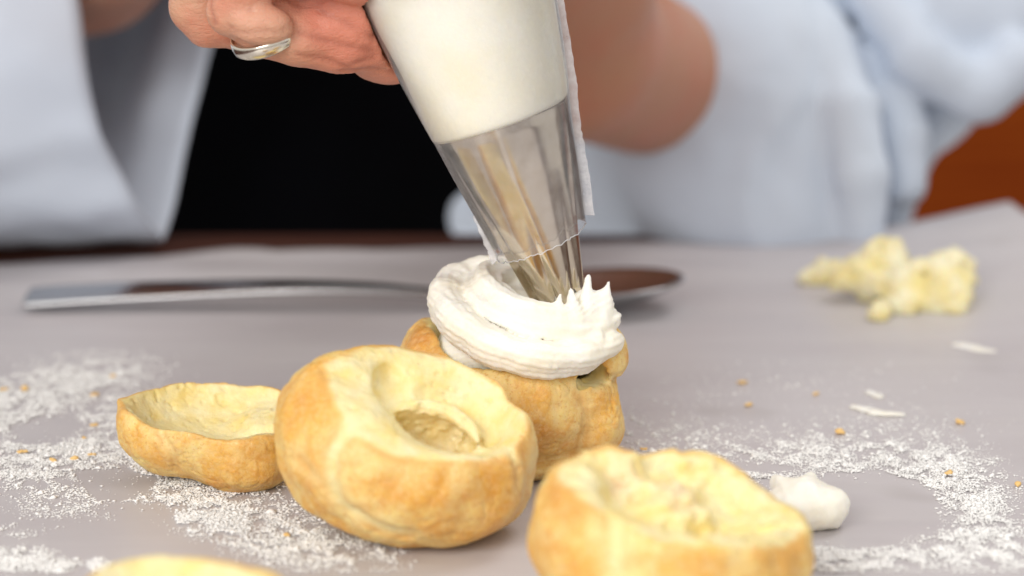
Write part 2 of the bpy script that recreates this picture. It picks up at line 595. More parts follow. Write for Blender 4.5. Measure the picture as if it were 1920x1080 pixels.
def build_puff(outer, carve, lo, hi, h, seed, crease=None, browns=None, rough=0.9, lumps=1.35, deep_c=None):
    G = grid(lo, hi, h)
    warp = fbm(G, 15, 2, seed)[..., None] * np.array([1.1, -0.8, 0.9], np.float32) * lumps
    fo = outer(G + warp) - 0.5 * fbm(G, 9, 2, seed + 3)
    cd = None
    f = carve(G + warp * 0.6, fo)
    f = np.maximum(f, (0.75 - G[..., 2]))
    if crease:
        for pts, depth, wid in crease:
            dd = polydist(G, pts)
            f = f + depth * np.exp(-(dd / wid) ** 2)
    V, Q = surface_nets(f, lo, h)
    N = vnormals(V, Q)
    wv = fbm(V, 15, 2, seed)[:, None] * np.array([1.1, -0.8, 0.9]) * lumps
    fo_v = outer(V + wv) - 0.5 * fbm(V, 9, 2, seed + 3)
    crumb = np.clip((-fo_v - 0.7 + 0.5 * fbm(V, 5, 2, seed + 5)) / 0.8, 0, 1)
    # fine displacement: crust slightly wrinkled, crumb torn
    disp = 0.13 * fbm(V, 3.2, 3, seed + 9) * rough + crumb * 0.15 * fbm(V, 3.0, 3, seed + 11)
    disp -= crumb * 1.4 * np.clip(fbm(V, 2.2, 2, seed + 13) - 0.36, 0, 1)
    disp += (1 - crumb) * rough * -0.28 * np.exp(-(fbm(V, 8, 2, seed + 17) / 0.07) ** 2)
    low = V[:, 2] < 1.6
    V = V + N * (disp * np.where(low, 0.2, 1))[:, None]
    V[:, 2] = np.maximum(V[:, 2], 0.7)
    pale = np.clip(0.25 * np.clip((-fo_v + 0.1) / 0.9, 0, 1) + 0.5 * np.clip(fbm(V, 22, 2, seed + 21) - 0.15, 0, 1), 0, 0.9)
    if crease:
        for pts, depth, wid in crease:
            pale = np.maximum(pale, 0.85 * np.exp(-(polydist(V, pts) / (wid * 1.9)) ** 2))
    brown = np.clip(0.7 * (1 - V[:, 2] / 7.0), 0, 0.6) * np.clip(0.6 + fbm(V, 8, 2, seed + 40), 0, 1)
    if browns:
        for c, r, a in browns:
            brown = np.maximum(brown, a * np.exp(-(np.linalg.norm(V - c, axis=1) / r) ** 2) * np.clip(0.7 + fbm(V, 6, 2, seed + 41), 0, 1))
    deep = np.zeros(len(V))
    if deep_c is not None:
        for c, r in deep_c:
            deep = np.maximum(deep, np.clip(1.3 - np.linalg.norm((V - c), axis=1) / r, 0, 1))
    toast = 0.75 * np.exp(-((fo_v + 0.45) / 0.42) ** 2) * np.clip(0.55 + 1.3 * fbm(V, 9, 2, seed + 60), 0, 1)
    return V, Q, dict(crumb=crumb, pale=pale, brown=brown * (1 - pale), deep=deep, toast=toast)


# --- puff A: hollow bun in front, open to upper right
cA = P(760, 842, 0.558); cA[2] = 23.3
nA = np.array([.36, -.33, .87]); nA /= np.linalg.norm(nA)
RA = rotframe(nA)
sA = .1308


def hit(f, px, py, d0, d1=None):
    """first point where the camera ray through a pixel meets f<0"""
    ds = np.linspace(d0 - 0.05, d0 + 0.05, 400)
    pts = np.stack([P(px, py, d) for d in ds])
    v = f(pts)
    k = np.argmax(v < 0)
    return pts[k]


def outerA(p):
    a = ell(p, cA, (31.0, 30, 23.6), rotframe((.18, -.16, 1)))
    b = ell(p, P(630, 800, .556), (14, 16, 17))            # left shoulder lobe
    c = ell(p, P(850, 900, .548), (17, 14, 15))            # front right belly
    d = ell(p, P(930, 880, .560), (9.5, 13, 14))
    f = smin(smin(a, b, 5), smin(c, d, 4), 4)
    return f


hA = 15.0


def carveA(p, fo):
    q = (p - cA.astype(np.float32)) @ RA.astype(np.float32)
    u, v, w = q[..., 0], q[..., 1], q[..., 2]
    r = np.sqrt(u * u + v * v)
    plane = w - (hA + 1.2 * np.sin(u / 9.0) + 0.05 * u)
    f = smax(fo, plane, 2.2)
    bowl = np.sqrt(((u - 1) / 22.5) ** 2 + ((v + .5) / 20.5) ** 2 + ((w - hA - 2.6) / 6.4) ** 2) - 1
    f = smax(f, -bowl * 9, 1.8)
    bowl = np.sqrt(((u - 6) / 16.5) ** 2 + ((v + .5) / 16.5) ** 2 + ((w - hA - 1.0) / 8.5) ** 2) - 1
    f = smax(f, -bowl * 9, 2.0)
    # deep pocket towards the lower right
    ws = w - 4.0 + 0.35 * v
    hole = np.sqrt(((u - 6.5) / 13.0) ** 2 + ((v + 2.0) / 8.2) ** 2 + (ws / 8.6) ** 2) - 1
    f = smax(f, -hole * 8.5 + 0.9 * fbm(p, 2.6, 2, 900), 0.5)
    # long groove in the crumb behind the pocket, leaving a flap between
    ang = np.arctan2(v + 5, u - 4)
    rr = np.sqrt((u - 4) ** 2 + ((v + 5) * 1.1) ** 2)
    arc = np.sqrt(((rr - 15.0) / 2.6) ** 2 + ((w - 11.5) / 3.6) ** 2) - 1
    arc = arc + 2.5 * np.clip(0.25 - ang, 0, 2) + 2.5 * np.clip(ang - 1.75, 0, 3)
    f = smax(f, -arc * 2.6, 1.3)
    bump_ = np.sqrt(((rr - 11.0) / 2.2) ** 2 + ((w - 9.8) / 1.9) ** 2) - 1 + 1.3 * np.clip(0.7 - ang, 0, 2) + 1.3 * np.clip(ang - 1.6, 0, 3)
    f = smin(f, bump_ * 1.9 + .8 * fbm(p, 4, 2, 905), 1.8)
    # second, smaller hollow at the back left
    h2 = np.sqrt(((u + 8) / 5.0) ** 2 + ((v - 6.0) / 8.0) ** 2 + ((w - 11.0) / 4.2) ** 2) - 1
    f = smax(f, -h2 * 4.5, 2.0)
    return f


crA = [([hit(outerA, *t, .556) for t in [(655, 800), (628, 845), (618, 900), (640, 950), (700, 985), (760, 1005)]], 1.4, 2.3),
       ([hit(outerA, *t, .556) for t in [(955, 810), (968, 860), (975, 905)]], 0.9, 1.4),
       ([hit(outerA, *t, .556) for t in [(560, 860), (600, 905), (640, 955)]], 0.5, 1.3)]
brA = [(hit(outerA, 665, 815, .556), 5.5, 0.45), (hit(outerA, 580, 750, .556), 6, 0.4), (hit(outerA, 760, 900, .55), 10, 0.22),
       (hit(outerA, 900, 930, .55), 12, 0.5), (hit(outerA, 960, 960, .556), 9, 0.5), (hit(outerA, 570, 880, .556), 6, 0.3)]
lo = cA - np.array([37, 35, 25]); hi = cA + np.array([38, 36, 32])
lo[2] = -1.2
V, Q, at = build_puff(outerA, carveA, lo, hi, 0.62, 11, crA, brA, deep_c=[(cA + RA @ np.array([7.0, -5.0, 1.0]), 11.0)])
o = from_world('cream_puff', V, Q, M_PUFF, attrs=at)
tag(o, 'hollow golden cream puff with its top cut off, standing in front of the filled one', 'cream puff', 'opened cream puffs')

# --- puff B: being filled, behind
cB = P(962, 742, .617); cB[2] = 20.5
nB = np.array([.10, -.05, .98]); nB /= np.linalg.norm(nB)
RB = rotframe(nB)


def outerB(p):
    a = ell(p, cB, (28.5, 28, 21.5))
    b = ell(p, P(835, 680, .620), (13, 16, 14))
    c = ell(p, P(1128, 655, .612), (7.6, 9, 8.4))            # upper right ear
    d = ell(p, P(1105, 790, .612), (9.5, 12, 11.5))          # lower right lobe
    e = ell(p, cB + np.array([0, 1, -16.5]), (26, 25, 5.5))  # foot
    f = smin(smin(a, b, 6), d, 2.0)
    f = smin(f, e, 1.2)
    f = smin(f, c, 1.6)
    return f


hB = 14.3


def carveB(p, fo):
    q = (p - cB.astype(np.float32)) @ RB.astype(np.float32)
    u, v, w = q[..., 0], q[..., 1], q[..., 2]
    f = smax(fo, w - (hB + 0.8 * np.sin(u / 6) + 0.8 * np.cos(v / 5)), 1.6)
    ear = ell(p, P(1132, 662, .606), (6.6, 7.5, 8.2))
    f = smin(f, ear, 1.2)
    bowl = np.sqrt((u / 22.5) ** 2 + (v / 22) ** 2 + ((w - hB) / 15) ** 2) - 1
    f = smax(f, -bowl * 14, 1.6)
    cl = cap(p, P(1090, 716, .5975), P(1118, 688, .603), 2.1, 3.8)   # split in the wall
    f = smax(f, -cl, 0.8)
    return f


crB = [([hit(outerB, *t, .615) for t in [(1085, 735), (1100, 760), (1098, 800), (1085, 850)]], 0.9, 1.5),
       ([hit(outerB, *t, .615) for t in [(1120, 720), (1150, 712), (1172, 700)]], 1.1, 1.2),
       ([hit(outerB, *t, .615) for t in [(960, 845), (1040, 858), (1110, 848)]], 0.5, 1.2)]
brB = [(hit(outerB, 790, 640, .617), 9, 1.0), (hit(outerB, 860, 680, .617), 7, 0.6), (hit(outerB, 1000, 835, .61), 11, 0.7), (hit(outerB, 1050, 720, .61), 6, 0.2),
       (hit(outerB, 1160, 660, .612), 4, 0.4), (hit(outerB, 1140, 830, .612), 6, 0.3)]
lo = cB - np.array([36, 35, 0]); hi = cB + np.array([36, 36, 27]); lo[2] = -1.2
V, Q, at = build_puff(outerB, carveB, lo, hi, 0.62, 51, crB, brB, rough=1.25)
o = from_world('cream_puff', V, Q, M_PUFF, attrs=at)
tag(o, 'golden cream puff under the piping nozzle, topped with white whipped cream', 'cream puff', 'opened cream puffs')

# --- puff C: out of focus, lower right corner of the group
cC = P(1257, 1022, .505); cC[2] = 18.0
nC = np.array([.20, -.10, .97]); nC /= np.linalg.norm(nC)
RC = rotframe(nC)


def outerC(p):
    a = ell(p, cC, (30, 28, 20))
    b = ell(p, cC + np.array([-15, -2, 4]), (15.5, 17, 18))
    c = ell(p, cC + np.array([17, -3, -3]), (13.5, 15, 14.5))
    d = ell(p, cC + np.array([0, -14, -2]), (19, 15, 15))
    return smin(smin(a, b, 4), smin(c, d, 3), 4)


def carveC(p, fo):
    q = (p - cC.astype(np.float32)) @ RC.astype(np.float32)
    u, v, w = q[..., 0], q[..., 1], q[..., 2]
    a = np.arctan2(v, u)
    top = 10.9 + 5.0 * np.exp(-((a - 2.35) / .33) ** 2) + 4.4 * np.exp(-((a - 1.35) / .42) ** 2) + 0.5 * np.sin(u / 5)
    f = smax(fo, w - top, 2.0)
    bowl = np.sqrt(((u - 1) / 23.0) ** 2 + (v / 20) ** 2 + ((w - 14.0) / 11.0) ** 2) - 1
    f = smax(f, -bowl * 10, 1.8)
    f = smax(f, -(np.sqrt(((u + 12) / 6) ** 2 + ((v - 8) / 5) ** 2 + ((w - 9.5) / 4.5) ** 2) - 1) * 4.5, 1.5)
    for x, y, z, rx, rz in ((-15.0, 13.0, 7.5, 8.0, 6.0), (4.5, 19.0, 8.0, 9.0, 5.6), (-21.0, 2.0, 7.5, 5.5, 5.0)):
        f = smin(f, (np.sqrt(((u - x) / rx) ** 2 + ((v - y) / 4.0) ** 2 + ((w - z) / rz) ** 2) - 1) * 4 + .9 * fbm(p, 4, 2, 402), 2.4)
    heap = np.sqrt(((u + 1) / 9) ** 2 + ((v - 5) / 8) ** 2 + ((w - 5) / 5.0) ** 2) - 1
    f = smin(f, heap * 5 + 1.6 * fbm(p, 4.5, 2, 400), 2.5)
    return f + np.clip(-fo / 3, 0, 1) * 0.9 * fbm(p, 5, 2, 401)


crC = [([hit(outerC, *t, .5) for t in [(1170, 930), (1150, 1000), (1160, 1070)]], 1.4, 2.2)]
brC = [(hit(outerC, 1060, 925, .5), 6, 0.8), (hit(outerC, 1330, 1010, .49), 9, 0.55), (hit(outerC, 1200, 940, .5), 5, 0.3), (hit(outerC, 1490, 1020, .5), 8, 0.35), (hit(outerC, 1030, 1030, .5), 6, 0.4)]
lo = cC - np.array([38, 38, 0]); hi = cC + np.array([38, 38, 33]); lo[2] = -1.2
V, Q, at = build_puff(outerC, carveC, lo, hi, 0.8, 81, crC, brC, deep_c=[(cC + RC @ np.array([-1, 4, 8]), 6.0), (cC + RC @ np.array([-12, 8, 7]), 5.0)])
o = from_world('cream_puff', V, Q, M_PUFF, attrs=at)
tag(o, 'blurred opened cream puff closest to the camera, beside the small dollop of cream', 'cream puff', 'opened cream puffs')

# --- puff E: only its pale top shows at the lower edge of the photo
cE = P(372, 1318, .465); cE[2] = 14.5


def outerE(p):
    return smin(ell(p, cE, (22, 22, 14.5)), ell(p, cE + np.array([-8, 3, 3]), (17, 15, 14)), 4)


def carveE(p, fo):
    q = p - cE.astype(np.float32)
    f = smax(fo, q[..., 2] - 12.5 - 0.06 * q[..., 0], 3)
    bowl = np.sqrt((q[..., 0] / 17) ** 2 + (q[..., 1] / 15) ** 2 + ((q[..., 2] - 13) / 7) ** 2) - 1
    return smax(f, -bowl * 7, 2.5)


lo = cE - np.array([33, 31, 0]); hi = cE + np.array([33, 31, 22]); lo[2] = -1.2
V, Q, at = build_puff(outerE, carveE, lo, hi, 0.9, 91, None, None)
o = from_world('cream_puff', V, Q, M_PUFF, attrs=at)
tag(o, 'cream puff cut off by the bottom edge of the photo, only its pale top showing', 'cream puff', 'opened cream puffs')

# --- lid D: cut-off top lying upside down like a bowl
cD = P(402, 772, .603)
nD = np.array([.10, -.09, .99]); nD /= np.linalg.norm(nD)
RD = rotframe(nD)
RD2 = rotframe((-.25, .0, 1))


def outerD(p):
    a = ell(p, cD + np.array([1.0, 0, -1.0]), (24.5, 21.5, 16.5))
    b = ell(p, P(462, 838, .598), (13.5, 15, 12.2))
    c = ell(p, P(318, 800, .602), (14, 14, 12.5))
    tip = cap(p, P(250, 757, .602), P(227, 745, .602), 3.4, 1.2)
    return smin(smin(smin(a, b, 5), c, 4), tip, 3)


def carveD(p, fo):
    q = (p - cD.astype(np.float32)) @ RD.astype(np.float32)
    u, v, w = q[..., 0], q[..., 1], q[..., 2]
    rim = 1.6 + 0.7 * np.sin(u / 3.1) * np.cos(v / 6) + 0.0 * u
    f = smax(fo, w - rim, 1.0)
    bowl = np.sqrt(((u - .5) / 23.0) ** 2 + ((v - .3) / 20.0) ** 2 + ((w - 3.0) / 11.5) ** 2) - 1
    f = smax(f, -bowl * 10, 1.4)
    lump = np.sqrt(((u - 15) / 8.0) ** 2 + ((v - 8) / 7) ** 2 + ((w + 6) / 4.5) ** 2) - 1
    f = smin(f, lump * 4 + 0.5 * fbm(p, 4.5, 2, 77), 3.0)
    f = f + 0.25 * np.clip(-fo / 3, 0, 1) * fbm(p, 4, 2, 78)
    return f


crD = [([hit(outerD, *t, .6) for t in [(300, 815), (325, 850), (330, 885)]], 0.8, 1.2)]
brD = [(hit(outerD, 300, 850, .6), 6, 0.35), (hit(outerD, 470, 860, .6), 7, 0.4), (hit(outerD, 400, 900, .6), 8, 0.4),
       (P(420, 722, .62), 12, 0.7), (P(530, 735, .615), 6, 0.7), (P(230, 747, .602), 4, 0.7)]
lo = cD - np.array([32, 28, 0]); hi = cD + np.array([32, 28, 10]); lo[2] = -1.2
V, Q, at = build_puff(outerD, carveD, lo, hi, 0.55, 71, crD, brD, rough=1.0, lumps=0.7)
o = from_world('pastry_shell', V, Q, M_PUFF, attrs=at)
tag(o, 'cut-off cream puff top lying upside down like a small bowl in the spilled flour', 'pastry shell')


# ------------------------------------------------------------------ whipped cream
def smooth_path(pts, n):
    pts = np.asarray(pts, float)
    t = np.linspace(0, len(pts) - 1, n)
    out = []
    for x in t:
        i = min(int(x), len(pts) - 2); f = x - i
        p0 = pts[max(i - 1, 0)]; p1 = pts[i]; p2 = pts[i + 1]; p3 = pts[min(i + 2, len(pts) - 1)]
        out.append(0.5 * (2 * p1 + (p2 - p0) * f + (2 * p0 - 5 * p1 + 4 * p2 - p3) * f * f + (3 * p1 - p0 - 3 * p2 + p3) * f ** 3))
    return np.array(out)


def rope(p, path, rad, ridges, amp, twist=0.0, phase=0.0):
    """star-section rope along a path; p (N,3)"""
    shp = p.shape[:-1]
    p = p.reshape(-1, 3)
    best = np.full(len(p), 1e9, np.float32); ang = np.zeros(len(p), np.float32); rr = np.zeros(len(p), np.float32)
    tv = np.gradient(path, axis=0); tv /= np.linalg.norm(tv, axis=1)[:, None]
    up = np.array([0, 0.2, 1.0])
    for i in range(len(path)):
        q = p - path[i].astype(np.float32)
        d = np.sqrt((q * q).sum(-1))
        m = d - rad[i] < best
        best = np.where(m, d - rad[i], best)
        side = np.cross(tv[i], up); side /= np.linalg.norm(side)
        u2 = np.cross(side, tv[i])
        a = np.arctan2(q @ u2.astype(np.float32), q @ side.astype(np.float32))
        ang = np.where(m, a + twist * i, ang)
    prof = 0.5 + 0.5 * np.cos(ang * ridges + phase)
    return (best + amp * (1 - prof) ** 1.5 + 0.14 * np.cos(ang * 15)).reshape(shp)


def pathpx(lst):
    return [np.array(P(*t)) for t in lst]


low_path = smooth_path(pathpx([(1140, 640, .601), (1100, 662, .594), (1030, 674, .588), (945, 658, .588), (876, 618, .595), (842, 572, .606), (852, 540, .620), (896, 528, .629), (960, 526, .633), (1040, 532, .632)]), 64)
up_path = smooth_path(pathpx([(1120, 600, .604), (1085, 618, .599), (1015, 617, .595), (955, 594, .597), (915, 560, .604), (910, 536, .614), (938, 522, .622), (980, 524, .624), (1010, 545, .620)]), 56)
mid_path = smooth_path(pathpx([(1112, 586, .604), (1060, 604, .602), (1010, 596, .602), (966, 566, .607)]), 30)


def f_cream(G):
    f = rope(G, low_path, np.interp(np.arange(64), [0, 8, 20, 34, 50, 63], [4.4, 5.3, 5.2, 6.3, 5.7, 4.8]) + .25 * np.sin(np.arange(64) * .9), 3, 0.9, 0.03, 2.6)
    f2 = rope(G, up_path, np.interp(np.arange(56), [0, 12, 30, 55], [6.2, 7.4, 6.2, 4.8]), 5, 1.25, 0.012, 2.2)
    f3 = rope(G, mid_path, np.linspace(5.2, 3.2, 30), 5, 1.2, 0.02, 0.6)
    fill = ell(G, P(975, 650, .614), (23.0, 19.5, 8.6))
    f = smin(f, f2, 0.5)
    f = smin(f, f3, 1.2)
    f = smin(f, fill, 1.6)
    f = smin(f, ell(G, P(925, 548, .626), (15, 10, 7.5)), 2.0)
    f = smin(f, ell(G, P(960, 592, .617), (14, 12, 8.0)), 2.0)
    body = ell(G, P(1100, 600, .606), (6.8, 7, 8.0))
    f = smin(f, body, 1.8)
    for a, b, ra, rb in (((1096, 590, .599), (1103, 517, .601), 3.6, .25), ((1122, 600, .601), (1142, 530, .604), 4.2, .25), ((1108, 565, .601), (1130, 562, .603), 2.6, 2.2),
                         ((1046, 604, .594), (1050, 552, .5945), 2.8, .2), ((1076, 598, .595), (1070, 538, .597), 3.2, .2), ((1018, 610, .594), (1012, 566, .595), 2.6, .2),
                         ((1120, 636, .600), (1162, 627, .602), 4.6, .3), ((1110, 645, .596), (1148, 660, .600), 4.5, .9)):
        f = smin(f, cap(G, P(*a), P(*b), ra, rb), 0.9)
    f = smin(f, cap(G, P(892, 528, .630), P(1000, 522, .634), 6.5), 1.5)
    hollow = ell(G, P(958, 552, .608), (5.0, 4.0, 3.2))
    f = smax(f, -hollow, 1.2)
    return f + 0.5 * fbm(G * np.array([1, 1, 1.4]), 9, 3, 101)


lo = np.minimum(P(780, 700, .58), P(780, 480, .655)) - 4
hi = np.maximum(P(1190, 480, .655), P(1190, 470, .655)) + 4
lo[1] = P(960, 600, .575)[1]; lo[2] = P(960, 715, .59)[2]; hi[2] = P(960, 480, .64)[2] + 9
G = grid(lo, hi, 0.5)
V, Q = surface_nets(f_cream(G), lo, 0.5)
N = vnormals(V, Q)
# fine transverse ripples left by the nozzle
tt = np.arctan2(V[:, 2] - P(985, 600, .61)[2], V[:, 0] - P(985, 600, .61)[0])
V = V + N * (0.10 * fbm(V * np.array([1, 1, 1]), 1.8, 3, 7) + 0.16 * np.sin(tt * 85 + 3 * fbm(V, 8, 2, 3)) * np.clip(fbm(V, 9, 2, 5) + .3, 0, 1))[:, None]
o = from_world('whipped_cream', V, Q, M_CREAM)
tag(o, 'swirl of white whipped cream with torn peaks, piped on the puff under the nozzle', 'cream')

# dollop on the paper
cd0 = P(1520, 945, .566); cd0[2] = 0


def f_dollop(G):
    q = G - cd0.astype(np.float32)
    a = ell(G, P(1535, 950, .566), (8.0, 8, 6.2))
    b = ell(G, P(1490, 945, .566), (8.6, 8, 4.6))
    c = cap(G, P(1510, 930, .566), P(1522, 893, .570), 4.8, 1.5)
    d = cap(G, P(1500, 925, .566), P(1455, 905, .572), 4.0, 2.2)
    f = smin(smin(a, b, 3), smin(c, d, 2), 3)
    ang = np.arctan2(q[..., 1], q[..., 0])
    f = f + 0.5 * np.abs(np.sin(q[..., 0] * .42 + q[..., 2] * .28)) + 0.35 * fbm(G, 4, 2, 9)
    return np.maximum(f, 0.6 - G[..., 2])


lo = np.array([cd0[0] - 17, cd0[1] - 16, -1.0]); hi = np.array([cd0[0] + 17, cd0[1] + 18, 18.0])
V, Q = surface_nets(f_dollop(grid(lo, hi, .45)), lo, .45)
o = from_world('cream_dollop', V, Q, M_CREAM)
tag(o, 'small pointed dollop of whipped cream on the paper right of the nearest puff', 'cream')


# smears
def smear(px_pts, radpx, label, seed):
    pts = [T(*t)for t in px_pts]
    pts = [p + np.array([0, 0, 0.9]) for p in pts]
    A = np.array(pts)
    lo = A.min(0) - 6; hi = A.max(0) + 6; lo[2] = 0; hi[2] = 5
    G = grid(lo, hi, .4)
    Gz = G.copy(); Gz[..., 2] = (G[..., 2] - .9) * 2.4 + .9
    f = chain(Gz, pts, radpx, 1.0) + .8 * fbm(G, 4, 2, seed)
    f = np.maximum(f, .75 - G[..., 2])
    V, Q = surface_nets(f, lo, .4)
    o = from_world('cream_smear', V, Q, M_CREAM)
    tag(o, label, 'cream', 'cream smears on the paper')


smear([(1603, 768), (1640, 780), (1690, 783)], [1.6, 2.4, 1.4], 'long flat smear of cream on the paper above the flour arc', 3)
smear([(1630, 741), (1648, 750)], [1.5, 1.3], 'tiny spot of cream just above the long flat smear', 4)
smear([(1795, 652), (1830, 660), (1862, 664)], [1.6, 2.4, 1.4], 'faint blurred smear of cream near the right edge, below the torn dough', 5)

# ------------------------------------------------------------------ torn dough heap
dz = .74


def f_dough(G):
    f = None
    for (px, py, d, r) in ((1590, 508, .80, 5.5), (1620, 500, .802, 6.5), (1665, 482, .81, 8.5), (1672, 515, .805, 9), (1700, 540, .795, 9), (1735, 535, .795, 9.5), (1770, 530, .79, 9),
                           (1790, 500, .80, 7), (1760, 505, .80, 8), (1735, 560, .79, 7), (1785, 560, .785, 6.5), (1690, 565, .785, 5.5), (1640, 525, .80, 6), (1660, 470, .812, 5.5), (1805, 488, .80, 4)):
        c = P(px, py, d); c[2] = max(c[2] * .82, 1.5)
        e = np.sqrt(((G - c.astype(np.float32)) ** 2).sum(-1)) - r * 1.03
        f = e if f is None else smin(f, e, 1.5)
    f = f + 3.2 * fbm(G, 10, 2, 61) + 2.0 * np.abs(fbm(G, 5, 2, 62)) - .6
    return np.maximum(f, 1.0 - G[..., 2])


c0 = T(1705, 570)
lo = np.array([T(1480, 560)[0] - 5, c0[1] - 35, 0]); hi = np.array([T(1830, 500)[0] + 8, c0[1] + 65, 32.0])
V, Q = surface_nets(f_dough(grid(lo, hi, .9)), lo, .9)
o = from_world('torn_dough', V, Q, M_DOUGH)
tag(o, 'blurred heap of pale yellow dough torn out of the puffs, near the lifted paper corner', 'dough')


def small_chunk(name, pts, rad, mat, label, cat, seed, group=None):
    A = np.array(pts); m = max(rad) + 3
    lo = A.min(0) - m; hi = A.max(0) + m; lo[2] = 0
    G = grid(lo, hi, .7)
    f = chain(G, pts, rad, 2) + 1.3 * fbm(G, 5, 2, seed)
    V, Q = surface_nets(np.maximum(f, .9 - G[..., 2]), lo, .7)
    o = from_world(name, V, Q, mat)
    tag(o, label, cat, group)


def TZ(px, py, z):
    p = T(px, py, z * .001)
    return p


small_chunk('dough_scrap', [TZ(1512, 522, 3), TZ(1545, 512, 4.5), TZ(1570, 508, 5)], [3.2, 4.4, 4], M_DOUGH, 'flat golden scrap of dough at the left end of the torn heap', 'dough', 5, 'dough scraps')
small_chunk('dough_scrap', [TZ(1648, 588, 3), TZ(1655, 578, 4)], [3.6, 3.2], M_DOUGH, 'small yellow scrap of dough lying just below the torn heap', 'dough', 6, 'dough scraps')

# ------------------------------------------------------------------ spoon
def spoon():
    ta = T(50, 583); tb = T(1282, 584)
    L = np.linalg.norm(tb - ta)
    ex_ = (tb - ta) / L; ey_ = np.array([-ex_[1], ex_[0], 0]); ez = np.array([0, 0, 1.0])
    root = empty('spoon', (ta + tb) / 2)
    tag(root, 'stainless steel spoon lying across the paper behind the filled puff', 'spoon')
    org = (ta + tb) / 2
    # stations: t along, half width, height of centre, roll (deg, tilts near edge down), thickness
    st = [(0.000, 4.5, 4.6, 9, 1.6), (0.004, 7.0, 4.8, 9, 2.2), (0.012, 8.3, 5.0, 9, 2.6), (0.10, 8.0, 6.2, 9, 2.8), (0.25, 7.0, 7.8, 9, 2.8), (0.40, 5.6, 8.6, 8, 3.0),
          (0.52, 4.6, 8.0, 7, 3.0), (0.60, 3.7, 6.6, 5, 3.2), (0.66, 3.2, 5.2, 4, 3.4), (0.715, 4.0, 4.2, 0, 3.0)]
    rings = []
    for (t, hw, zc, roll, th) in smooth_path([np.array(x) for x in st], 60):
        c = ta + ex_ * (t * L) + ez * zc
        a = R(roll)
        side = ey_ * math.cos(a) + ez * math.sin(a)
        nrm = -ey_ * math.sin(a) + ez * math.cos(a)
        ring = []
        for k in range(20):
            ph = 2 * math.pi * k / 20
            cx = math.copysign(abs(math.cos(ph)) ** .55, math.cos(ph)); cy = math.copysign(abs(math.sin(ph)) ** .75, math.sin(ph))
            ring.append(c + side * hw * cx + nrm * th * .5 * cy)
        rings.append(ring)
    V = np.array(rings).reshape(-1, 3); n = len(rings)
    F = [(i * 20 + k, i * 20 + (k + 1) % 20, (i + 1) * 20 + (k + 1) % 20, (i + 1) * 20 + k) for i in range(n - 1) for k in range(20)]
    # end cap as quads
    for k in range(1, 9):
        F.append((k, k + 1 if k + 1 < 10 else 10, 20 - k - 1, 20 - k))
    F = np.array(F)[:, ::-1]
    from_world('handle', V, F, M_STEEL, root, origin=org)
    # bowl : egg shaped dish
    NU, NV = 40, 16
    t0, t1 = 0.70, 1.0
    bl = (t1 - t0) * L; cen = ta + ex_ * ((t0 + t1) / 2 * L)
    top = []; bot = []
    for j in range(NV + 1):
        r = j / NV
        for k in range(NU):
            ph = 2 * math.pi * k / NU
            u = math.cos(ph) * r
            wx = bl / 2
            wy = 21.0 * (1 + 0.16 * math.cos(ph)) * (1 - 0.0 * r)
            z = 2.2 + 11.0 * (r ** 2.2) * 0.75 + u * 2.0
            p = cen + ex_ * (u * wx) + ey_ * (math.sin(ph) * r * wy) + ez * z
            top.append(p); bot.append(p - ez * 1.1 * (1 - .25 * r))
    V = np.array(top + bot); m = len(top)
    F = []
    for j in range(NV):
        for k in range(NU):
            a = j * NU + k; b = j * NU + (k + 1) % NU; c = (j + 1) * NU + (k + 1) % NU; d = (j + 1) * NU + k
            F.append((a, d, c, b)); F.append((m + a, m + b, m + c, m + d))
    for k in range(NU):
        a = NV * NU + k; b = NV * NU + (k + 1) % NU
        F.append((a, m + a, m + b, b))
    from_world('bowl', V, np.array(F), M_STEEL, root, origin=org)


spoon()

# ------------------------------------------------------------------ piping bag
AX0 = P(867, 0, .5945); AX1 = P(1053, 569, .610)
axd = AX1 - AX0; LA = np.linalg.norm(axd); axd /= LA
pxl = LA / math.hypot(1049 - 867, 556)              # mm per pixel along the axis
ax_x = np.array([1, 0, 0]) - axd * axd[0]; ax_x /= np.linalg.norm(ax_x)
ax_y = np.cross(axd, ax_x)                          # points away or toward
if ax_y[1] > 0: ax_y = -ax_y                        # toward the camera


def apt(s, ang, r):
    """point at s px down the axis, angle (0 = right, 90 = towards camera), r px"""
    a = R(ang)
    return AX0 + axd * (s * pxl) + (ax_x * math.cos(a) + ax_y * math.sin(a)) * (r * pxl)


bag_org = AX1.copy()
bag = empty('piping_bag', bag_org)
tag(bag, 'clear piping bag full of white cream with a metal nozzle, squeezed over the puff', 'piping bag')


def loft(rings, closed=True):
    n = len(rings); k = len(rings[0])
    V = np.array(rings).reshape(-1, 3)
    F = [(i * k + j, i * k + (j + 1) % k, (i + 1) * k + (j + 1) % k, (i + 1) * k + j) for i in range(n - 1) for j in range(k if closed else k - 1)]
    return V, np.array(F)


# cream filling
prof = [(-900, 20), (-860, 90), (-780, 150), (-640, 205), (-480, 226), (-300, 214), (-150, 190), (0, 166), (60, 157), (120, 148), (180, 139), (205, 134), (216, 130), (221, 122), (224, 104), (225, 60), (225, 2)]
rings = []
for s_, r_ in smooth_path([np.array(x, float) for x in prof], 150):
    ring = []
    for k in range(96):
        a = k * 360 / 96
        wob = 1 + 0.012 * math.sin(R(a) * 3 + s_ * .012) + .006 * math.sin(R(a) * 7 + s_ * .03)
        tilt = 0.0
        ring.append(apt(s_ + (8 + 6 * math.cos(R(a)) * -1.0 + 2 * math.sin(R(a) * 2)) * np.clip((s_ - 150) / 75, 0, 1) * (r_ / 130), a, max(r_ - 3, 0.5) * wob))
    rings.append(ring)
V, F = loft(rings)
from_world('cream_filling', V, F, M_FILL, bag, origin=bag_org)

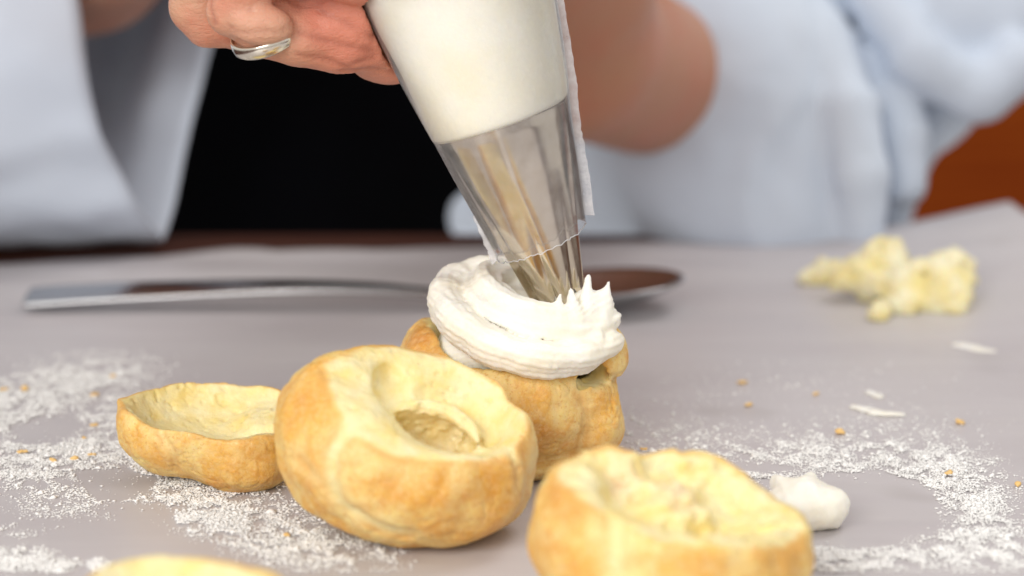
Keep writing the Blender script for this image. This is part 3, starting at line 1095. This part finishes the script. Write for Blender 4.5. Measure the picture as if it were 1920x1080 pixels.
# clear film: from the top down to the torn cut edge
rings = []
fprof = [(-700, 200), (-480, 231), (-300, 219), (-150, 194), (0, 170), (120, 152), (215, 134), (226, 131), (240, 128), (300, 117), (380, 103), (440, 92), (462, 88)]
sp = smooth_path([np.array(x, float) for x in fprof], 120)
rr_ = np.random.RandomState(3)
jag = rr_.normal(0, 1.2, 120)
for i, (s_, r_) in enumerate(sp):
    ring = []
    for k in range(120):
        a = k * 3.0
        e = np.clip((s_ - 380) / 82, 0, 1)
        cut = (jag[k] + 7 * math.sin(R(a) * 1 + .4) - 10 * math.cos(R(a))) * e ** 2
        wr = 1 + 0.010 * math.sin(R(a) * 5 + s_ * .02) * np.clip((s_ - 200) / 100, 0, 1)
        ring.append(apt(s_ + cut, a, r_ * wr))
    rings.append(ring)
V, F = loft(rings)
from_world('plastic_film', V, F, M_FILM, bag, origin=bag_org)


# thicker rolled edge where the film was cut
def tube_np(path, rad, k=8):
    path = np.asarray(path, float)
    tv = np.gradient(path, axis=0); tv /= np.linalg.norm(tv, axis=1)[:, None] + 1e-9
    rings = []
    for i in range(len(path)):
        s1 = np.cross(tv[i], (0.13, 0.2, 1.0)); s1 /= np.linalg.norm(s1); s2 = np.cross(tv[i], s1)
        rr = rad[i] if hasattr(rad, '__len__') else rad
        rings.append([path[i] + (s1 * math.cos(2 * math.pi * j / k) + s2 * math.sin(2 * math.pi * j / k)) * rr for j in range(k)])
    return loft(rings)


last = np.array(rings[-1])
V, F = tube_np(np.vstack([last, last[:1]]), 0.16, 6)
from_world('cut_edge', V, F, M_SEAM, bag, origin=bag_org)


# welded seams: narrow flat strips standing out at both sides, with a ragged outer edge
def seam(side, s0, s1, w0, w1, seed):
    r = np.random.RandomState(seed)
    n = 90
    inner = []; outer = []
    for i in range(n):
        t = i / (n - 1)
        s_ = s0 + (s1 - s0) * t
        rad = np.interp(s_, [p[0] for p in fprof], [p[1] for p in fprof])
        w = w0 + (w1 - w0) * t + r.normal(0, 0.6) + 0.8 * math.sin(t * 23)
        inner.append((s_, rad - 2)); outer.append((s_ + (7 if i == n - 1 else 0), rad + w))
    rings = []
    for (a, b) in zip(inner, outer):
        ring = []
        an = 0 if side > 0 else 180
        for (th) in (-1, 1):
            ring.append(apt(a[0], an, a[1]) + ax_y * th * .35)
            if th == -1: ring.append(apt(b[0], an, b[1]) + ax_y * th * .12)
            else: ring.insert(2, apt(b[0], an, b[1]) + ax_y * th * .12)
        rings.append([ring[0], ring[1], ring[2], ring[3]])
    V, F = loft(rings)
    n4 = len(V)
    F = np.vstack([F, [(3, 2, 1, 0)], [(n4 - 4, n4 - 3, n4 - 2, n4 - 1)]])
    from_world('seam', V, F, M_SEAM, bag, origin=bag_org, smooth=False)


seam(1, -200, 440, 8, 17, 5)
seam(-1, 380, 470, 2, 12, 6)

# nozzle : fluted metal cone ending in star teeth
rings = []
NK = 168


def noz_r(s_, a):
    base = np.interp(s_, [214, 222, 245, 590], [112, 119, 116, 45])
    fl = np.clip((s_ - 330) / 240, 0, 1) ** 1.3
    st = abs(math.sin(R(a) * 3.5 + .35))
    return base * (1 - 0.20 * fl * (1 - st) ** 1.1) + (0.9 * math.sin(R(a) * 8 + 1) + 0.6 * math.sin(R(a) * 13)) * (0.4 + .6 * (1 - fl))


for s_ in list(np.linspace(212, 556, 110)):
    rings.append([apt(s_, k * 360 / NK, noz_r(s_, k * 360 / NK)) for k in range(NK)])
for t in np.linspace(0.1, 1, 8):
    ring = []
    for k in range(NK):
        a = k * 360 / NK
        st = abs(math.sin(R(a) * 3.5 + .35))
        s_ = 556 + 26 * t * st ** 0.9
        ring.append(apt(s_, a, noz_r(s_, a)))
    rings.append(ring)
V, F = loft(rings)
noz = from_world('nozzle', V, F, M_NOZ, bag, origin=bag_org)
m = noz.modifiers.new('thickness', 'SOLIDIFY'); m.thickness = 0.0004; m.offset = 0
# rolled collar of the nozzle, just below the cream
col_p = [apt(224, k * 5, 119) for k in range(73)]
V, F = tube_np(col_p, 0.5, 8)
cl_ = from_world('rim', V, F, M_NOZ, noz, origin=bag_org)
# cream inside the nozzle mouth
rings = [[apt(s_, k * 15, r_ * (1 - .1 * (k % 2))) for k in range(24)] for s_, r_ in ((300, 88), (480, 58), (548, 44), (575, 40), (590, 20), (592, 1))]
V, F = loft(rings)
from_world('cream_core', V, F, M_CREAM, bag, origin=bag_org)


# ------------------------------------------------------------------ person
per_org = np.array([-60.0, 980.0, -300.0])
person = empty('person', per_org)
tag(person, 'person in a pale blue shirt and black apron squeezing the piping bag with ringed hand', 'person')

# the holding hand (bottom of the fist is in view)
def HP(px, py, d=.612):
    return P(px, py, d - .013)


def f_hand(G):
    # ring finger: base near the bag, folded back at the middle joint
    ringf = chain(G, [HP(735, 62, .618), HP(640, 74, .610), HP(560, 66, .604), HP(497, 46, .601), HP(450, 10, .600)], [10.5, 8.8, 8.0, 8.3, 7.8], 1.5)
    ring2 = chain(G, [HP(440, 18, .597), HP(480, -55, .590), HP(560, -110, .586), HP(640, -120, .586)], [7.4, 7.2, 6.8, 6.0], 1.5)
    # pad of flesh folded over the ring
    pad = ell(G, HP(488, 45, .5925), (8.6, 5.0, 5.2), rotframe((0.15, 0, 1)))
    # little finger behind/left
    lit = chain(G, [HP(600, 30, .622), HP(470, 40, .622), HP(392, 36, .618), HP(372, 12, .616)], [9, 8, 7.2, 7.4], 1.5)
    lit2 = chain(G, [HP(372, 10, .616), HP(385, -70, .610), HP(450, -140, .606)], [7.6, 7.2, 6.3], 1.5)
    # middle and index, folded, further up round the bag
    mid = chain(G, [HP(770, -40, .606), HP(665, -62, .594), HP(580, -75, .586), HP(545, -110, .582), HP(600, -180, .58), HP(700, -190, .582)], [10.5, 9.5, 8.4, 8.0, 7.4, 6.2], 1.5)
    idx = chain(G, [HP(800, -90, .584), HP(700, -110, .576), HP(620, -150, .576), HP(640, -240, .576), HP(740, -270, .576)], [10, 9, 8, 7.6, 6.2], 1.5)
    thumb = chain(G, [HP(560, -300, .66), HP(640, -260, .60), HP(780, -250, .575), HP(880, -230, .572)], [13, 11, 9.5, 7.5], 2)
    # palm heel running down beside the bag
    palm = smin(ell(G, HP(705, 30, .621), (18, 14, 14), rotframe((.3, 0, 1))), ell(G, HP(650, 15, .605), (11, 8, 12), rotframe((.4, 0, 1))), 6)
    heel = ell(G, HP(740, 108, .624), (10.5, 10, 6.8), rotframe((-.22, 0, 1)))
    back = chain(G, [HP(700, -60, .64), HP(560, -230, .66), HP(480, -360, .69)], [22, 26, 27], 6)
    f = smin(ringf, ring2, 1.8)
    f = smin(f, pad, 1.6)
    l_ = smin(lit, lit2, 1.8)
    f = smin(f, l_, 0.9)
    f = smin(f, smin(palm, heel, 5), 4.0)
    f = smin(f, mid, 1.4)
    f = smin(f, idx, 1.4)
    f = smin(f, back, 5)
    f = smin(f, thumb, 2)
    # keep clear of the bag: press against it
    dax = (G - AX0.astype(np.float32)) @ axd.astype(np.float32)
    rad = np.sqrt(np.maximum(((G - AX0.astype(np.float32)) ** 2).sum(-1) - dax ** 2, 0))
    rb = np.interp(dax / pxl, [p[0] for p in fprof], [p[1] for p in fprof]) * pxl
    f = smax(f, -(rad - rb - 0.4), 0.8)
    return f + 0.35 * fbm(G, 10, 2, 130)


folds = [[(560, 100), (610, 108), (655, 125)], [(640, 132), (690, 128), (745, 140)], [(500, 55), (520, 62), (545, 48)], [(395, 0), (402, 40), (432, 78)],
         [(560, 60), (620, 78), (690, 92), (740, 110)], [(430, 52), (460, 62), (500, 58)], [(470, 20), (520, 8), (560, 20)], [(650, 140), (665, 118), (700, 108)],
         [(600, 20), (655, 45), (700, 70)], [(530, -5), (560, 12), (600, 8)]]
lo = np.array([HP(300, 0)[0] - 8, HP(500, 0, .565)[1] - 5, HP(700, 190)[2]]); hi = np.array([HP(900, 0)[0] + 4, HP(500, 0, .70)[1] + 26, HP(500, -360, .66)[2]])
hh = 0.95
G = grid(lo, hi, hh)
FH = f_hand(G)
fv = None
# pixel folds -> 3D by marching rays through the sampled field
for fl in folds:
    pts = []
    for (a, b) in fl:
        ds = np.linspace(.552, .65, 130)
        pp = np.stack([P(a, b, d) for d in ds])
        vv = f_hand(pp.astype(np.float32))
        if (vv < 0).any():
            pts.append(pp[np.argmax(vv < 0)])
    if len(pts) > 1:
        dd = polydist(G, pts)
        FH = FH + 0.62 * np.exp(-(dd / 0.9) ** 2)
        fv = (fv or []) + [pts]
Vh, Qh = surface_nets(FH, lo, hh)
Nh = vnormals(Vh, Qh)
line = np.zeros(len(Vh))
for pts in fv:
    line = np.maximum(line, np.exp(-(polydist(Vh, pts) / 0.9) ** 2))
fw = np.abs(fbm(Vh * np.array([1.0, 1.0, 1.5]), 3.6, 2, 144))
Vh = Vh + Nh * (-0.15 * np.exp(-(fw / .09) ** 2))[:, None]
red = np.clip(np.exp(-(np.linalg.norm(Vh - HP(650, 30, .60), axis=1) / 15) ** 2) * 1.1 + .8 * np.exp(-(np.linalg.norm(Vh - HP(735, 60, .60), axis=1) / 14) ** 2) + .25 * fbm(Vh, 12, 2, 150), 0, .9)
light = np.clip(np.exp(-(np.linalg.norm(Vh - HP(500, 60, .59), axis=1) / 8) ** 2), 0, .6)


# forearms and trunk, one skin with the hand
def f_body(G):
    la = chain(G, [HP(520, -300, .68), P(330, -210, .76), P(165, -88, .89), P(-200, 0, 1.0), np.array([-290., 1100., 150.])], [27, 25, 30, 36, 48], 8)
    ra = chain(G, [HP(800, -420, .64), P(975, -260, .72), P(1050, -60, .80), P(1056, 78, .83), P(1330, 190, .97)], [26, 26, 33.5, 34, 30], 6)
    ra2 = chain(G, [P(1330, 200, .96), P(1560, 60, 1.04), np.array([110., 1170., 190.])], [30, 30, 46], 8)
    fist = ell(G, HP(790, -500, .61), (34, 40, 30))
    trunk = ell(G, np.array([-75., 1150., 60.]), (165, 85, 330))
    f = smin(la, ra, 5)
    f = smin(f, ra2, 12); f = smin(f, fist, 12)
    return smin(f, trunk, 20)


lo2 = np.array([-360., 560., -270.]); hi2 = np.array([250., 1260., 330.])
G2 = grid(lo2, hi2, 5.0)
Vb, Qb = surface_nets(f_body(G2), lo2, 5.0)
Vall = np.vstack([Vh, Vb]); Qall = np.vstack([Qh, Qb + len(Vh)])
at = dict(red=np.concatenate([red, np.full(len(Vb), .12)]), line=np.concatenate([line * .55, np.zeros(len(Vb))]), light=np.concatenate([light, np.full(len(Vb), .0)]), tan=np.concatenate([np.zeros(len(Vh)), np.full(len(Vb), .55)]))  # last attribute paints shade into forearm and trunk skin; hand stays clear
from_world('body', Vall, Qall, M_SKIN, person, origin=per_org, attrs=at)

# ring on the ring finger
rc = HP(499, 66, .602); rn = np.array([-.30, -.34, .89]); rn /= np.linalg.norm(rn)
FR = rotframe(rn)
rings = []
for k in range(72):
    a = 2 * math.pi * k / 72
    rad = FR[:, 0] * math.cos(a) + FR[:, 1] * math.sin(a)
    sec = []
    for (w, t) in ((-2.1, 0), (-1.6, .75), (0, 1.05), (1.6, .75), (2.1, 0), (1.7, -.35), (0, -.4), (-1.7, -.35)):
        sec.append(rc + rad * (8.9 + t * .7) + rn * w * .95)
    rings.append(sec)
rings.append(rings[0])
V, F = loft(rings)
from_world('ring', V, F[:, ::-1], M_RING, person, origin=per_org)


# --- clothing
def f_sleeve(G):
    q = G
    main = ell(q, P(1375, 215, .935), (58, 50, 62), rotframe((.10, 0, 1)))
    low = ell(q, P(1440, 400, .925), (42, 34, 36))
    bot = chain(q, [P(893, 408, 1.01), P(1080, 395, .985), P(1290, 330, .955)], [13, 24, 36], 12)
    f = smin(smin(main, low, 16), bot, 14)
    edge = chain(q, [P(1540, 60, .91), P(1588, 200, .895), P(1610, 330, .89), P(1612, 440, .90)], [10, 10, 9, 9], 3)
    f = smin(f, edge, 6)
    inner = chain(q, [P(1650, 120, .93), P(1694, 250, .92), P(1698, 350, .92)], [12, 9, 7.5], 4)
    f = smin(f, inner, 2.0)
    up = chain(q, [P(1560, -120, .96), P(1760, 30, .95), P(1900, 15, .95), P(2100, -40, 1.0)], [30, 34, 30, 40], 8)
    f = smin(f, up, 2.5)
    fold = chain(q, [P(1640, 0, .925), P(1720, 110, .915), P(1830, 170, .92), P(1900, 120, .92)], [12, 11, 12, 12], 4)
    f = smin(f, fold, 2.5)
    dark = chain(q, [P(1800, 150, .99), P(1740, 200, .985), P(1700, 280, .97), P(1670, 420, .96)], [16, 17, 10, 7], 6)
    f = smin(f, dark, 3)
    # opening where the forearm comes out
    arm = chain(q, [P(975, -260, .72), P(1050, -60, .80), P(1058, 82, .83)], [32, 36, 36], 6)
    f = smax(f, -arm, 2.0)
    f = f + 2.4 * fbm(q * np.array([1.3, 1, .7]), 60, 2, 171) + 0.8 * fbm(q, 18, 2, 172) - 1.6 * np.exp(-(fbm(q * np.array([1.3, 1.0, .8]), 70, 1, 175) / .12) ** 2)
    tr = np.maximum(f, -(q[..., 2] + 60))
    return tr


lo = np.array([-45., 770., -60.]); hi = np.array([270., 1060., 190.])
G = grid(lo, hi, 2.6)
V, Q = surface_nets(f_sleeve(G), lo, 2.6)
from_world('shirt_sleeve', V, Q, M_SHIRT, person, origin=per_org)

# left cuff: an open, wide cuff whose edge forms a pointed loop
near = smooth_path([P(105, -170, .83), P(132, -60, .83), P(148, 20, .83), P(160, 110, .83), P(182, 220, .835), P(218, 310, .845), P(262, 390, .86), P(304, 448, .885)], 40)
farp = smooth_path([P(304, 449, .886), P(325, 390, .905), P(350, 270, .925), P(378, 150, .94), P(402, 60, .945), P(425, -40, .945), P(440, -170, .94)], 40)
topb = smooth_path([P(440, -172, .94), P(380, -260, .92), P(250, -300, .89), P(150, -260, .865), P(105, -172, .86)], 24)
loop = np.vstack([near[:-1], farp[:-1], topb[:-1]])
cen = loop.mean(0)
rings = []
for i in range(46):
    t = i / 45
    sh = np.array([-210.0 * t, 30 * t, -6.0 * t])
    ring = []
    for p in loop:
        q = p.copy()
        g = 1 + .45 * math.sin(min(t * 2.2, 1.57))
        q = cen + (q - cen) * np.array([1, 1 + .9 * min(t * 2, 1), 1])
        isfar = 1.0 if 39 <= len(ring) < 78 else 0.0
        dv = np.clip((t - .09) / .16, 0, 1); dv = dv * dv * (3 - 2 * dv)
        q = q + sh + np.array([0, 92.0 * isfar * dv * min(1, (len(ring) - 39) / 14 if isfar else 0), 0])
        ring.append(q)
    rings.append(ring)
V, F = loft(rings)
fold = fbm(V * np.array([.5, 1, 1.4]), 40, 2, 201)
V[:, 1] += 5.0 * fold * np.clip((loop[:, 0].max() - V[:, 0]) / 60, .2, 1)
V[:, 2] += 1.5 * fbm(V, 25, 2, 205)
cuff = from_world('shirt_cuff', V, F, M_SHIRT, person, origin=per_org)
m = cuff.modifiers.new('thickness', 'SOLIDIFY'); m.thickness = 0.0016; m.offset = 0

# apron over the trunk
def f_apron(G):
    f = ell(G, np.array([-75., 1150., 60.]), (172, 92, 360)) + 4 * fbm(G * np.array([1, 1, .4]), 60, 2, 301)
    f = np.maximum(f, G[..., 1] - 1150)
    return f


lo = np.array([-270., 1030., -300.]); hi = np.array([120., 1155., 300.])
V, Q = surface_nets(f_apron(grid(lo, hi, 6.0)), lo, 6.0)
from_world('apron', V, Q, M_APRON, person, origin=per_org)


# ------------------------------------------------------------------ flour and crumbs
def in_poly(x, y, poly):
    ins = np.zeros(len(x), bool)
    n = len(poly)
    for i in range(n):
        x0, y0 = poly[i]; x1, y1 = poly[(i + 1) % n]
        c = ((y0 > y) != (y1 > y)) & (x < (x1 - x0) * (y - y0) / (y1 - y0 + 1e-9) + x0)
        ins ^= c
    return ins


def blobs(x, y, lst):
    d = np.zeros(len(x))
    for (cx, cy, rx, ry, a, rot) in lst:
        c, s_ = math.cos(R(rot)), math.sin(R(rot))
        u = ((x - cx) * c + (y - cy) * s_) / rx; v = (-(x - cx) * s_ + (y - cy) * c) / ry
        d = np.maximum(d, a * np.exp(-(u * u + v * v) ** 1.5))
    return d


def flour_object(name, xr, yr, lst, holes, n, seed, size, label):
    r = np.random.default_rng(seed)
    x = r.uniform(*xr, n); y = r.uniform(*yr, n)
    d = blobs(x, y, lst)
    W = T(x, y)
    cl = fbm(W * np.array([1, .8, 1]), 5.5, 3, seed)
    cl2 = fbm(W, 22, 2, seed + 8)
    prob = d * np.clip(0.72 + 1.3 * cl + .6 * cl2, 0.04, 1.6)
    for h in holes:
        prob = np.where(in_poly(x + 9 * fbm(W, 9, 2, 77), y + 5 * fbm(W, 9, 2, 78), h), prob * 0.03, prob)
    keep = r.uniform(0, 1, n) < prob
    W = W[keep]; m = len(W)
    rad = size * np.exp(r.normal(0, .5, m)) * (1 + .6 * (r.uniform(0, 1, m) > .985))
    base = np.array([(1, 0, 0), (0, 1, 0), (-1, 0, 0), (0, -1, 0), (0, 0, .45), (0, 0, -.4)], float)
    fc = np.array([(0, 1, 4), (1, 2, 4), (2, 3, 4), (3, 0, 4), (1, 0, 5), (2, 1, 5), (3, 2, 5), (0, 3, 5)])
    th = r.uniform(0, 6.28, m)
    bb = base[None] * (1 + r.uniform(-.35, .35, (m, 6, 1)))
    X = bb[..., 0] * np.cos(th)[:, None] - bb[..., 1] * np.sin(th)[:, None]
    Y = bb[..., 0] * np.sin(th)[:, None] + bb[..., 1] * np.cos(th)[:, None]
    V = np.stack([X, Y, bb[..., 2]], -1) * rad[:, None, None]
    zb = 0.75 + r.uniform(0, .5, m) * np.clip(d[keep], 0, 1)
    V += np.stack([W[:, 0], W[:, 1], zb], -1)[:, None, :]
    F = (fc[None] + (np.arange(m) * 6)[:, None, None]).reshape(-1, 3)
    o = from_world(name, V.reshape(-1, 3), F, M_FLOUR, origin=np.array([*W[:, :2].mean(0), 0.0]))
    tag(o, label, 'flour', kind='stuff')
    return m


left_blobs = [(90, 735, 150, 34, 1.6, -14), (40, 795, 110, 26, 1.1, 0), (250, 800, 150, 60, .42, 20), (160, 850, 190, 24, 1.0, 0), (60, 880, 160, 30, .9, -6),
              (330, 905, 150, 22, .9, 8), (430, 970, 130, 36, 1.1, 20), (520, 1010, 160, 40, .8, 18), (330, 975, 60, 22, .7, 20), (130, 920, 200, 26, .28, 4), (150, 960, 110, 16, .2, 0),
              (30, 1055, 60, 22, 1.3, 0), (90, 1066, 50, 14, 1.2, 0), (186, 1066, 18, 12, 1.4, 0), (640, 1035, 120, 30, .25, 10), (570, 915, 80, 30, .16, 20),
              (180, 700, 110, 34, .35, 0), (215, 690, 70, 20, .3, 0), (480, 940, 120, 40, .35, 25), (320, 840, 90, 40, .35, 30), (20, 1000, 60, 12, .15, 0)]
left_holes = [[(60, 790), (120, 778), (160, 800), (120, 835), (70, 842), (20, 835)], [(140, 890), (240, 882), (300, 905), (250, 940), (180, 945)], [(210, 950), (330, 955), (330, 1010), (200, 1010)]]
nl = flour_object('flour', (-40, 780), (660, 1079), left_blobs, left_holes, 380000, 5, .21, 'white flour dusted thickly over the paper around the upturned lid')
right_blobs = [(1260, 830, 130, 44, .17, 5), (1400, 862, 130, 40, .26, 4), (1560, 862, 110, 34, .75, 8), (1690, 872, 120, 36, 1.0, 14), (1800, 920, 100, 44, 1.0, 40), (1850, 985, 90, 40, .9, 60),
               (1790, 1025, 110, 26, .75, -15), (1640, 1055, 90, 22, .8, -5), (1560, 1045, 60, 18, .9, 0), (1545, 1075, 60, 14, .8, 0), (1400, 858, 45, 7, 1.3, 2), (1420, 897, 50, 5, 1.5, 6),
               (1480, 860, 160, 50, .2, 0), (1650, 810, 150, 40, .08, 0), (1300, 745, 110, 40, .03, 0), (1800, 870, 110, 40, .25, 25), (1760, 1060, 160, 26, .2, 0), (1900, 1040, 60, 40, .2, 0),
               (1490, 720, 60, 12, .08, 0), (1200, 860, 60, 30, .2, 0), (1480, 720, 250, 50, .015, 0)]
right_holes = [[(1545, 893), (1640, 886), (1720, 908), (1758, 945), (1757, 975), (1700, 990), (1680, 1030), (1600, 1036), (1520, 1030), (1520, 930)], [(1350, 872), (1480, 876), (1470, 889), (1360, 886)]]
nr = flour_object('flour', (1080, 1960), (680, 1079), right_blobs, right_holes, 380000, 15, .21, 'white flour grains in a broad arc round the bare patch at the right')
print('flour grains', nl, nr)

# toasted crumbs: each its own object, sharing three meshes
crumb_me = []
for q in range(3):
    G = grid((-3, -3, -2), (3, 3, 2.4), .5)
    f = ell(G, (0, 0, 0), (1.7 + .3 * q, 1.3, .9)) + .7 * fbm(G + 20 * q, 1.8, 2, q)
    V, Q = surface_nets(f, np.array((-3, -3, -2.0)), .5)
    V[:, 2] -= V[:, 2].min()
    crumb_me.append(mesh_np('crumb', V * MM, Q, M_CRUMB))
crumbs = [(47, 738, 1.3, 'largest orange crumb on the flour at the far left, next to the photo edge'), (8, 737, 1.0, 'orange crumb cut by the left edge of the photo, on the flour'),
          (178, 747, 1.0, 'thin golden crumb between the largest left crumb and the lid'), (212, 712, .8, 'pale golden crumb at the upper end of the left flour'),
          (42, 855, 1.0, 'flat golden crumb on the bare spot of the left flour'), (100, 871, .9, 'flat brown crumb left of the pair below the lid tip'),
          (140, 868, 1.0, 'brown crumb touching a second one in the middle of the left flour'), (172, 860, .8, 'dark golden crumb right of the pair in the middle of the left flour'),
          (176, 804, .8, 'small dark crumb on the flour left of the lid'), (538, 1012, .8, 'yellow crumb in the flour below the front puff, toward the photo bottom'),
          (1392, 724, 1.1, 'blurred pale yellow crumb right of the filled puff'), (1403, 766, .9, 'small orange crumb just below the pale one right of the filled puff'),
          (1575, 819, 1.3, 'largest golden crumb on the upper rim of the right flour arc'), (1800, 799, 1.2, 'orange crumb far right, above the flour arc'),
          (1778, 895, 1.0, 'orange crumb within the thickest flour of the right arc'), (1908, 917, 1.0, 'golden crumb at the right photo edge, in the flour'),
          (1530, 745, .8, 'faint orange crumb left of the long cream smear'), (1207, 849, .7, 'tiny reddish crumb between the filled puff and the nearest puff'),
          (158, 828, .6, 'tiny brown crumb above the pair in the left flour')]
for i, (px, py, sc_, lb) in enumerate(crumbs):
    p = T(px, py)
    o = link('crumb', crumb_me[i % 3], None, (p[0] * MM, p[1] * MM, 0.0008), (0, 0, random.uniform(0, 6.28)))
    o.scale = (sc_ * .68, sc_ * .68, sc_ * .6)
    tag(o, lb, 'crumb', 'toasted crumbs scattered on the paper')
